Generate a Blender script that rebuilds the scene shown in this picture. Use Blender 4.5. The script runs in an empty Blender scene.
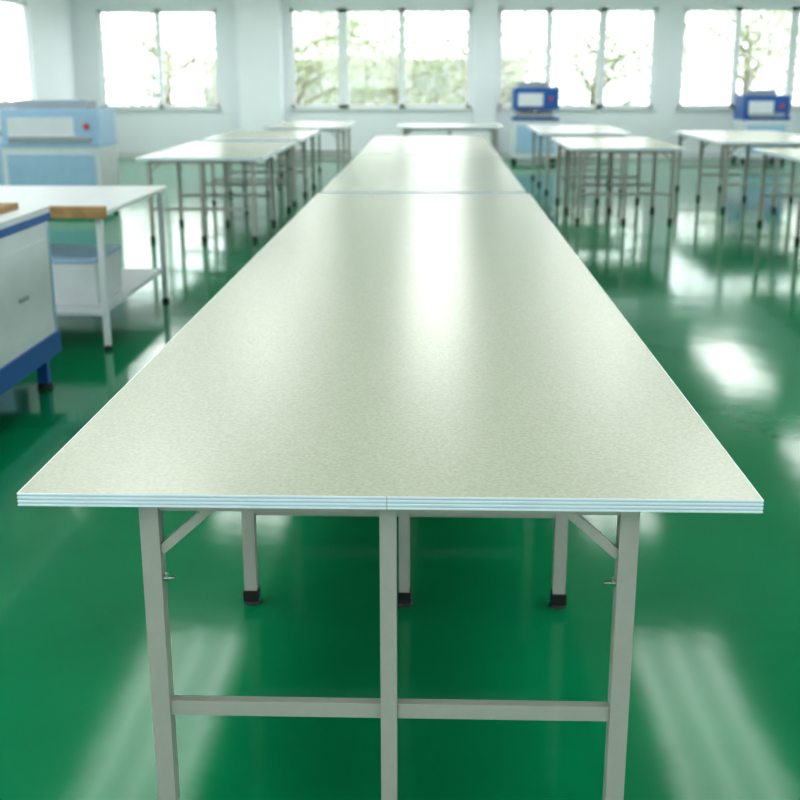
import bpy, bmesh, math, random
from mathutils import Vector, Matrix
random.seed(7)
S = bpy.context.scene
try:
    S.view_settings.view_transform = 'Standard'
    S.view_settings.look = 'Medium High Contrast'
    S.view_settings.exposure = 0.0
except Exception as e: print(e)

# ---------------- materials ----------------
def mat(name, col, rough=0.5, metal=0.0, coat=0.0, noise=None, bump=None, spec=None, emis=None, trans=0.0, alpha=1.0):
    m = bpy.data.materials.new(name); m.use_nodes = True
    nt = m.node_tree; b = nt.nodes['Principled BSDF']
    b.inputs['Base Color'].default_value = (*col, 1)
    b.inputs['Roughness'].default_value = rough
    b.inputs['Metallic'].default_value = metal
    b.inputs['Coat Weight'].default_value = coat
    b.inputs['Coat Roughness'].default_value = 0.1
    if spec is not None: b.inputs['Specular IOR Level'].default_value = spec
    b.inputs['Transmission Weight'].default_value = trans
    b.inputs['Alpha'].default_value = alpha
    if emis:
        b.inputs['Emission Color'].default_value = (*emis[0], 1)
        b.inputs['Emission Strength'].default_value = emis[1]
    tc = nt.nodes.new('ShaderNodeTexCoord')
    if noise is None: noise = (6.0, 0.04)
    n = nt.nodes.new('ShaderNodeTexNoise'); n.inputs['Scale'].default_value = noise[0]; n.inputs['Detail'].default_value = 4
    r = nt.nodes.new('ShaderNodeValToRGB')
    k = noise[1]
    r.color_ramp.elements[0].position = 0.3; r.color_ramp.elements[1].position = 0.7
    r.color_ramp.elements[0].color = (*[c*(1-k) for c in col], 1)
    r.color_ramp.elements[1].color = (*[min(1, c*(1+k)) for c in col], 1)
    nt.links.new(tc.outputs['Object'], n.inputs['Vector'])
    nt.links.new(n.outputs['Fac'], r.inputs['Fac'])
    nt.links.new(r.outputs['Color'], b.inputs['Base Color'])
    if bump:
        v = nt.nodes.new('ShaderNodeTexNoise'); v.inputs['Scale'].default_value = bump[0]; v.inputs['Detail'].default_value = 3
        bp = nt.nodes.new('ShaderNodeBump'); bp.inputs['Strength'].default_value = bump[1]; bp.inputs['Distance'].default_value = bump[2]
        nt.links.new(tc.outputs['Object'], v.inputs['Vector'])
        nt.links.new(v.outputs['Fac'], bp.inputs['Height'])
        nt.links.new(bp.outputs['Normal'], b.inputs['Normal'])
    return m

M_floor = mat('green_epoxy', (0.001, 0.185, 0.076), 0.10, noise=(1.3, 0.12), bump=(2.5, 0.12, 0.01), spec=0.34)
M_wall = mat('wall_paint', (0.84, 0.86, 0.89), 0.7, noise=(1.5,0.015))
M_ceil = mat('ceiling_paint', (0.80, 0.80, 0.81), 0.8)
M_frame = mat('window_white_pvc', (0.85, 0.87, 0.88), 0.35)
M_sill = mat('sill_stone', (0.7, 0.72, 0.72), 0.4)
M_leg = mat('powdercoat_grey', (0.38, 0.37, 0.34), 0.38, noise=(40, 0.03))
M_black = mat('black_rubber', (0.012, 0.012, 0.014), 0.5)
M_steel = mat('bolt_steel', (0.6, 0.6, 0.6), 0.25, metal=1.0)
M_blue = mat('machine_blue', (0.015, 0.10, 0.34), 0.4)
M_lblue = mat('light_blue_panel', (0.34, 0.50, 0.66), 0.4)
M_white = mat('machine_white', (0.64, 0.67, 0.69), 0.4)
M_grey = mat('machine_grey', (0.30, 0.33, 0.36), 0.5)
M_dark = mat('dark_gap', (0.03, 0.035, 0.04), 0.6)
M_wood = mat('wooden_batten', (0.36, 0.22, 0.10), 0.7, noise=(20, 0.2))
M_cream = mat('cream_fabric', (0.62, 0.55, 0.36), 0.9, noise=(30, 0.12))
M_bark = mat('bark', (0.20, 0.16, 0.12), 0.9)
M_leaf = mat('leaf_green', (0.26, 0.30, 0.16), 0.8, noise=(1.0, 0.25))
M_ground = mat('outside_ground', (0.35, 0.36, 0.30), 0.9)
M_bld = mat('outside_building', (0.34, 0.35, 0.34), 0.9)
M_edgeB = mat('edge_blue', (0.48, 0.60, 0.73), 0.35)
M_edgeW = mat('edge_white', (0.78, 0.83, 0.88), 0.35)
M_red = mat('red_plastic', (0.6, 0.04, 0.03), 0.4)
M_lamp = mat('lamp_tube', (1, 1, 1), 0.5, emis=((1, 1, 0.97), 4.0))

def top_material():
    m = bpy.data.materials.new('table_laminate'); m.use_nodes = True
    nt = m.node_tree; b = nt.nodes['Principled BSDF']
    tc = nt.nodes.new('ShaderNodeTexCoord')
    n = nt.nodes.new('ShaderNodeTexNoise'); n.inputs['Scale'].default_value = 120; n.inputs['Detail'].default_value = 5
    r = nt.nodes.new('ShaderNodeValToRGB')
    r.color_ramp.elements[0].position = 0.3; r.color_ramp.elements[1].position = 0.7
    r.color_ramp.elements[0].color = (0.43, 0.44, 0.36, 1)
    r.color_ramp.elements[1].color = (0.53, 0.54, 0.45, 1)
    v = nt.nodes.new('ShaderNodeTexVoronoi'); v.inputs['Scale'].default_value = 190; v.feature = 'SMOOTH_F1'
    n2 = nt.nodes.new('ShaderNodeTexNoise'); n2.inputs['Scale'].default_value = 110; n2.inputs['Detail'].default_value = 2
    ad = nt.nodes.new('ShaderNodeMath'); ad.operation = 'ADD'
    bp = nt.nodes.new('ShaderNodeBump'); bp.inputs['Strength'].default_value = 0.28; bp.inputs['Distance'].default_value = 0.0009
    L = nt.links.new
    L(tc.outputs['Object'], n.inputs['Vector']); L(n.outputs['Fac'], r.inputs['Fac']); L(r.outputs['Color'], b.inputs['Base Color'])
    L(tc.outputs['Object'], v.inputs['Vector']); L(tc.outputs['Object'], n2.inputs['Vector'])
    L(v.outputs['Distance'], ad.inputs[0]); L(n2.outputs['Fac'], ad.inputs[1]); L(ad.outputs[0], bp.inputs['Height'])
    L(bp.outputs['Normal'], b.inputs['Normal'])
    b.inputs['Roughness'].default_value = 0.25
    b.inputs['Specular IOR Level'].default_value = 0.85
    return m
M_top = top_material()

def glass_material():
    m = bpy.data.materials.new('window_glass'); m.use_nodes = True
    nt = m.node_tree; nt.nodes.clear()
    o = nt.nodes.new('ShaderNodeOutputMaterial'); mx = nt.nodes.new('ShaderNodeMixShader')
    t = nt.nodes.new('ShaderNodeBsdfTransparent'); g = nt.nodes.new('ShaderNodeBsdfGlossy')
    g.inputs['Roughness'].default_value = 0.02
    t.inputs['Color'].default_value = (0.96, 0.98, 0.98, 1)
    mx.inputs[0].default_value = 0.05
    nt.links.new(t.outputs[0], mx.inputs[1]); nt.links.new(g.outputs[0], mx.inputs[2]); nt.links.new(mx.outputs[0], o.inputs[0])
    return m
M_glass = glass_material()

# ---------------- mesh builder ----------------
class MB:
    def __init__(s): s.bm = bmesh.new(); s.mats = []
    def mi(s, m):
        if m not in s.mats: s.mats.append(m)
        return s.mats.index(m)
    def box(s, a, b, m):
        x0, y0, z0 = a; x1, y1, z1 = b
        if x0 > x1: x0, x1 = x1, x0
        if y0 > y1: y0, y1 = y1, y0
        if z0 > z1: z0, z1 = z1, z0
        V = [s.bm.verts.new(p) for p in ((x0,y0,z0),(x1,y0,z0),(x1,y1,z0),(x0,y1,z0),(x0,y0,z1),(x1,y0,z1),(x1,y1,z1),(x0,y1,z1))]
        k = s.mi(m)
        for f in ((3,2,1,0),(4,5,6,7),(0,1,5,4),(1,2,6,5),(2,3,7,6),(3,0,4,7)):
            F = s.bm.faces.new([V[i] for i in f]); F.material_index = k
    def bar(s, p, q, w, h, m):
        p = Vector(p); q = Vector(q); d = (q-p).normalized()
        up = Vector((0,1,0)) if abs(d.y) < 0.9 else Vector((0,0,1))
        a = d.cross(up).normalized()*w/2; c = up*h/2
        V = [s.bm.verts.new(v) for v in (p-a-c,p+a-c,p+a+c,p-a+c,q-a-c,q+a-c,q+a+c,q-a+c)]
        k = s.mi(m)
        for f in ((0,1,2,3),(7,6,5,4),(1,0,4,5),(2,1,5,6),(3,2,6,7),(0,3,7,4)):
            F = s.bm.faces.new([V[i] for i in f]); F.material_index = k
    def cyl(s, p, q, r0, r1, m, n=20, smooth=True):
        p = Vector(p); q = Vector(q); d = (q-p).normalized()
        a = d.orthogonal().normalized(); c = d.cross(a)
        k = s.mi(m); A = []; B = []
        for i in range(n):
            t = 2*math.pi*i/n; o = a*math.cos(t)+c*math.sin(t)
            A.append(s.bm.verts.new(p+o*r0)); B.append(s.bm.verts.new(q+o*r1))
        for i in range(n):
            F = s.bm.faces.new((A[i],A[(i+1)%n],B[(i+1)%n],B[i])); F.material_index = k; F.smooth = smooth
        F = s.bm.faces.new(list(reversed(A))); F.material_index = k
        F = s.bm.faces.new(B); F.material_index = k
    def quad(s, pts, m):
        F = s.bm.faces.new([s.bm.verts.new(p) for p in pts]); F.material_index = s.mi(m)
    def done(s, name, loc=(0,0,0), bevel=0.0, rot=0.0):
        me = bpy.data.meshes.new(name)
        bmesh.ops.recalc_face_normals(s.bm, faces=s.bm.faces[:])
        s.bm.to_mesh(me); s.bm.free()
        for m in s.mats: me.materials.append(m)
        o = bpy.data.objects.new(name, me); S.collection.objects.link(o)
        o.location = loc; o.rotation_euler = (0,0,rot)
        if bevel:
            b = o.modifiers.new('bevel','BEVEL'); b.width = bevel; b.segments = 2; b.limit_method = 'ANGLE'; b.angle_limit = math.radians(50)
        return o

# ---------------- room ----------------
X0, X1, Y0, Y1, H = -7.2, 9.0, -6.0, 21.8, 3.9
T = 0.25
SILL, TOP = 0.98, 2.90
b = MB(); b.box((X0-T,Y0-T,-0.2),(X1+T,Y1+T,0),M_floor); b.done('floor')
b = MB(); b.box((X0-T,Y0-T,H),(X1+T,Y1+T,H+0.2),M_ceil)
for yy in (3.0, 9.0, 15.0): b.box((X0,yy-0.15,H-0.35),(X1,yy+0.15,H),M_ceil)
b.done('ceiling')

winn = [0]
def wall(name, axis, pos, out, a0, a1, wins, sill, top):
    b = MB(); p0, p1 = pos, pos+out*T
    def bx(u0,u1,z0,z1,m=M_wall,q0=p0,q1=p1,B=None):
        B = B or b
        if axis=='x': B.box((u0,q0,z0),(u1,q1,z1),m)
        else: B.box((q0,u0,z0),(q1,u1,z1),m)
    bx(a0,a1,0,sill); bx(a0,a1,top,H)
    cur = a0
    for (w0,w1,mull) in wins:
        bx(cur,w0,sill,top); cur = w1
    bx(cur,a1,sill,top)
    b.done(name)
    for (w0,w1,mull) in wins:
        winn[0] += 1
        f = MB(); q0 = pos+out*0.06; q1 = pos+out*0.13
        def fb(u0,u1,z0,z1,m=M_frame,a=q0,c=q1): bx(u0,u1,z0,z1,m,a,c,f)
        fw = 0.07
        fb(w0,w1,sill,sill+fw); fb(w0,w1,top-fw,top); fb(w0,w0+fw,sill,top); fb(w1-fw,w1,sill,top)
        for mu,wd in mull: fb(mu-wd/2,mu+wd/2,sill,top)
        fb(w0+0.01,w1-0.01,sill+0.01,top-0.01,M_glass,pos+out*0.09,pos+out*0.095)
        fb(w0-0.05,w1+0.05,sill-0.04,sill,M_sill,pos-out*0.06,pos+out*0.05)
        f.done('window_%d'%winn[0])

wall('wall_back','x',Y1,1,X0,X1,[
    (-6.7,-4.3,[(-5.5,0.1)]),
    (-2.85,0.75,[(-1.80,0.20),(-0.62,0.12)]),
    (1.30,4.4,[(2.3,0.12),(3.35,0.16)]),
    (4.9,8.2,[(6.0,0.12),(7.1,0.16)])],SILL,TOP)
wall('wall_front','x',Y0,-1,X0,X1,[(-5,-1,[(-3,0.1)]),(2,6,[(4,0.1)])],SILL,TOP)
wall('wall_left','y',X0,-1,Y0,Y1,[(a,a+3.8,[(a+1.2,0.1),(a+2.5,0.1)]) for a in (-4.5,0.5,5.5,10.5,15.5)],SILL,TOP)
wall('wall_right','y',X1,1,Y0,Y1,[(a,a+3.8,[(a+1.2,0.1),(a+2.5,0.1)]) for a in (-4.5,0.5,5.5,10.5,15.5)],SILL,TOP)

b = MB(); b.box((X0,Y1-0.02,0),(X1,Y1,0.12),M_sill); b.done('baseboard_back')
b = MB(); b.box((X0,Y0,0),(X0+0.02,Y1-0.02,0.12),M_sill); b.done('baseboard_left')
b = MB(); b.box((-3.85,Y1-0.35,0),(-3.0,Y1-0.02,H),M_wall); b.done('wall_pillar_left')
b = MB(); b.box((0.82,Y1-0.3,0),(1.25,Y1-0.02,H),M_wall); b.done('wall_pillar_right')

# ---------------- fluorescent lights : fixtures hung in rows, widened to soften their reflections ----------------
def fixture(x,y,LN,e):
    b = MB(); W = 0.45
    b.box((-W,-LN,3.45),(W,LN,3.49),M_white)
    b.box((-W,-LN,3.40),(-W+0.02,LN,3.45),M_white); b.box((W-0.02,-LN,3.40),(W,LN,3.45),M_white)
    for xx in (-0.3,0.0,0.3):
        b.cyl((xx,-LN+0.05,3.43),(xx,LN-0.05,3.43),0.014,0.014,M_lamp,8)
    for yy in (-1.0,1.0): b.cyl((0,yy,3.49),(0,yy,H-0.001),0.006,0.006,M_steel,8)
    o = b.done('ceiling_light',(x,y,0))
    l = bpy.data.lights.new('tube_light','AREA'); l.shape='RECTANGLE'; l.size=0.88; l.size_y=2*LN-0.1; l.energy=e; l.color=(1,0.99,0.98)
    lo = bpy.data.objects.new('tube_light',l); S.collection.objects.link(lo); lo.parent=o; lo.location=(0,0,3.395)
for x in (-4.8,-2.1,2.3,5.4):
    for y in (-3.4,1.0,5.9,12.0,18.2):
        inner = abs(x) < 3
        e = 36
        if inner: e = {1.0:52, 5.9:20, 12.0:28, 18.2:26}.get(y,36)
        fixture(x,y,1.8,e)
fixture(0.1,12.6,1.5,26); fixture(0.1,17.6,2.0,50)  # center fixtures added to throw glare onto the tabletop

# ---------------- cutting tables ----------------
def cutting_table(name, x, y, W, L, ztop=0.844, pitch=1.24, sp=0.497, cross=True, seam=True, inset=0.05):
    b = MB(); th = 0.028; z0 = ztop-th; hw = W/2
    e = 0.003
    b.box((-hw+e,e,z0),(hw-e,L-e,ztop),M_top)
    n = 7; lay = th/n
    for i in range(n):
        m = M_edgeW if i%2==0 else M_edgeB
        pr = 0.0 if i%2==0 else 0.0012
        za, zb = z0+i*lay, z0+(i+1)*lay-(0.0006 if i==n-1 else 0)
        xs = ((-hw,-0.0008),(0.0008,hw)) if seam else ((-hw,hw),)
        for (xa,xb) in xs:
            b.box((xa+(pr if xa<-0.1 else 0),pr,za),(xb-(pr if xb>0.1 else 0),e,zb),m)
            b.box((xa,L-e,za),(xb,L-pr,zb),m)
        b.box((-hw+pr,e,za),(-hw+e,L-e,zb),m); b.box((hw-e,e,za),(hw-pr,L-e,zb),m)
    t = 0.02
    nf = max(2,int(round((L-2*inset)/pitch))+1)
    ys = [inset+0.02+i*(L-2*inset-0.04)/(nf-1) for i in range(nf)] if abs((L-2*inset)/pitch-round((L-2*inset)/pitch))>0.02 else [inset+0.02+i*pitch for i in range(nf)]
    ys = [v for v in ys if v < L-0.02]
    for yy in ys:
        for xx in (-sp,0.0,sp):
            w = t if xx else 0.0175
            b.box((xx-w,yy-t,0.035),(xx+w,yy+t,z0),M_leg)
            b.box((xx-w-0.004,yy-t-0.004,0.012),(xx+w+0.004,yy+t+0.004,0.05),M_black)
            b.cyl((xx,yy,0),(xx,yy,0.014),0.028,0.022,M_black,16)
        for s in (-1,1):
            xa = 0.0175; xb = sp-t
            if cross: b.box((s*xa,yy-0.012,0.308),(s*xb,yy+0.012,0.343),M_leg)
            b.box((s*xa,yy-0.012,z0-0.03),(s*xb,yy+0.012,z0),M_leg)
            b.bar((s*(sp-0.018),yy-0.002,0.695),(s*(sp-0.15),yy-0.002,z0-0.004),0.020,0.018,M_leg)
            b.cyl((s*(sp-0.045),yy-0.006,0.632),(s*(sp-t),yy-0.006,0.632),0.004,0.004,M_steel,10)
            b.cyl((s*(sp-0.030),yy-0.006,0.632),(s*(sp-t),yy-0.006,0.632),0.009,0.009,M_steel,6,False)
            b.box((s*(sp-0.028),yy-0.009,0.620),(s*(sp-0.024),yy-0.003,0.646),M_steel)
    for xx in (-sp,0,sp):
        b.box((xx-0.012,ys[0]+t,z0-0.03),(xx+0.012,ys[-1]-t,z0),M_leg)
    return b.done(name,(x,y,0),bevel=0.0008)

cutting_table('cutting_table', 0.003, 0, 1.5, 6.08)
cutting_table('cutting_table', 0.0, 6.13, 1.46, 3.98, ztop=0.85)
cutting_table('cutting_table', 0.0, 10.15, 1.46, 3.6, ztop=0.85)
for (x,y,W,L) in ((-2.3,9.6,1.3,2.9),(-2.3,13.0,1.3,2.6),(-2.0,16.4,1.3,2.4),
                  (0.3,16.6,1.7,1.2),
                  (2.25,11.2,1.3,2.4),(2.2,14.6,1.3,2.6),
                  (4.4,8.2,1.5,3.0),(4.3,12.4,1.5,3.0)):
    cutting_table('cutting_table', x, y, W, L, sp=W/2-0.12, seam=False, pitch=1.5)

# ---------------- left machine ----------------
b = MB(); W, L, top, z0 = 0.9, 2.0, 0.98, 0.20
b.box((-W/2,0,z0),(W/2,L,top-0.06),M_white)
b.box((-W/2-0.01,-0.01,top-0.035),(W/2+0.01,L+0.01,top),M_white)
b.box((-W/2-0.012,-0.012,top-0.075),(W/2+0.012,L+0.012,top-0.035),M_blue)
b.box((-W/2-0.012,-0.012,z0-0.02),(W/2+0.012,L+0.012,z0+0.10),M_blue)
for i in range(3):
    yy = 0.02+i*(L-0.04)/2
    b.box((W/2,yy-0.012,z0+0.1),(W/2+0.006,yy+0.012,top-0.1),M_lblue)
for i in range(2):
    ya = i*L/2+0.06; yb = (i+1)*L/2-0.06
    b.box((W/2,ya,z0+0.16),(W/2+0.008,yb,top-0.16),M_white)
    b.box((W/2+0.008,(ya+yb)/2-0.06,top-0.42),(W/2+0.02,(ya+yb)/2+0.06,top-0.40),M_grey)
for xx in (-W/2+0.08,W/2-0.06):
    for yy in (0.1,L-0.1):
        b.box((xx-0.03,yy-0.03,0.02),(xx+0.03,yy+0.03,z0),M_blue)
        b.cyl((xx,yy,0),(xx,yy,0.03),0.045,0.04,M_black,16)
b.box((-0.4,0.9,top),(0.34,1.88,top+0.03),M_wood)
b.done('machine_cabinet',(-2.44,2.0,0),bevel=0.004)

# packing bench with wooden front rail and under-shelf
b = MB(); W, L, zt = 1.3, 1.7, 0.86
b.box((-W/2,0,zt-0.03),(W/2,L,zt),M_white)
b.box((-W/2-0.01,-0.03,zt-0.035),(W/2+0.02,0.03,zt+0.035),M_wood)
b.box((-W/2,0.02,0.22),(W/2-0.05,L-0.05,0.25),M_white)
for xx in (-W/2+0.04,W/2-0.04):
    for yy in (0.06,L-0.06):
        b.box((xx-0.02,yy-0.02,0.02),(xx+0.02,yy+0.02,zt-0.03),M_white)
        b.cyl((xx,yy,0),(xx,yy,0.03),0.03,0.025,M_black,14)
b.box((-W/2+0.06,0.15,0.25),(-0.05,0.9,0.62),M_lblue)
b.box((0.02,0.2,0.25),(0.52,0.8,0.52),M_white); b.box((0.01,0.19,0.52),(0.53,0.81,0.55),M_lblue)
b.done('packing_bench',(-2.56,4.75,0),bevel=0.004)

# ---------------- tall machines ----------------
def press_machine(name,x,y,rot=0.0,w=0.9,h=1.75,c=M_blue):
    b = MB()
    for xx in (-w/2+0.05,w/2-0.05):
        for yy in (0.05,0.75): b.cyl((xx,yy,0),(xx,yy,0.1),0.03,0.03,M_black,12)
    b.box((-w/2,0,0.1),(w/2,0.8,0.8),M_white)
    b.box((-w/2-0.01,-0.01,0.8),(w/2+0.01,0.81,0.86),c)
    b.box((-w/2+0.06,-0.012,0.2),(w/2-0.06,0,0.72),M_lblue)
    b.box((-w/2+0.1,-0.03,0.86),(w/2-0.1,0.5,0.93),M_grey)
    b.box((-w/2+0.05,0.5,0.86),(w/2-0.05,0.8,h-0.1),M_white)
    b.box((-w/2,0.05,h-0.5),(w/2,0.8,h-0.1),c)
    b.box((-w/2+0.08,0.035,h-0.44),(w/2-0.3,0.05,h-0.2),M_white)
    b.cyl((0,0.3,0.93),(0,0.3,h-0.5),0.05,0.05,M_steel)
    b.cyl((w/2-0.15,0.05,h-0.3),(w/2-0.15,0.02,h-0.3),0.035,0.035,M_red)
    b.box((-w/2+0.1,0.3,h-0.1),(w/2-0.2,0.7,h),M_grey)
    b.done(name,(x,y,0),bevel=0.005,rot=rot)
press_machine('pressing_machine',1.95,20.2,h=1.5,w=0.85)
press_machine('pressing_machine',6.3,20.4,h=1.35,w=0.85)
press_machine('pressing_machine',-4.6,12.0,h=1.35,w=1.2,c=M_lblue)
press_machine('pressing_machine',-5.9,13.5,h=1.3,w=1.2,c=M_white)

# ---------------- outside ----------------
b = MB(); b.box((-40,-30,-0.5),(45,70,-0.25),M_ground); b.done('outside_ground')
def tree(x,y,h):
    b = MB(); b.cyl((0,0,-0.3),(0.1,0,h*0.5),0.12,0.08,M_bark,12)
    tips = []
    for i in range(15):
        a = random.uniform(0,6.28); z = h*random.uniform(0.12,0.5); r = random.uniform(0.6,2.5)
        q = (math.cos(a)*r,math.sin(a)*r,z+random.uniform(0.2,1.5)); b.cyl((0.05,0,z),q,0.04,0.012,M_bark,8); tips.append(q)
    tips.append((0.1,0,h*0.8))
    for q in tips:
        for k in range(420):
            c = Vector(q)+Vector((random.gauss(0,0.8),random.gauss(0,0.8),random.gauss(0,0.7)))
            u = Vector((random.gauss(0,1),random.gauss(0,1),random.gauss(0,1))).normalized()*0.045
            w = u.orthogonal().normalized()*0.035
            b.quad((c-u,c-w,c+u,c+w),M_leaf)
    b.done('tree',(x,y,-0.2))
for (x,y,h) in ((-7.5,31,5),(-3.9,30,4.8),(-1.2,33,4.8),(1.6,31,4.4),(4.4,31,5),(8.0,29,5.3),(11,31,5)): tree(x,y,h)
b = MB(); b.box((-9,44,-0.3),(3.5,50,2.2),M_bld)
for k in range(5):
    b.box((-8.2+k*2.4,43.97,0.9),(-6.8+k*2.4,44,1.8),M_grey)
b.done('outside_building')

# ---------------- world ----------------
w = bpy.data.worlds.new('World'); S.world = w; w.use_nodes = True
bg = w.node_tree.nodes['Background']; bg.inputs['Color'].default_value=(0.93,0.97,1.0,1); bg.inputs['Strength'].default_value=4.6

# ---------------- camera ----------------
cd = bpy.data.cameras.new('camera'); cam = bpy.data.objects.new('camera',cd); S.collection.objects.link(cam); S.camera = cam
cam.location = (0.10,-2.171,1.66)
cd.sensor_width = 36; cd.lens = 1154/800*36
cam.rotation_euler = (math.radians(90-15.8),0,math.radians(1.84))
cam.rotation_euler.rotate_axis('Z', math.radians(-0.1))
cd.dof.use_dof = True; cd.dof.focus_distance = 2.7; cd.dof.aperture_fstop = 3.8
cd.clip_end = 300
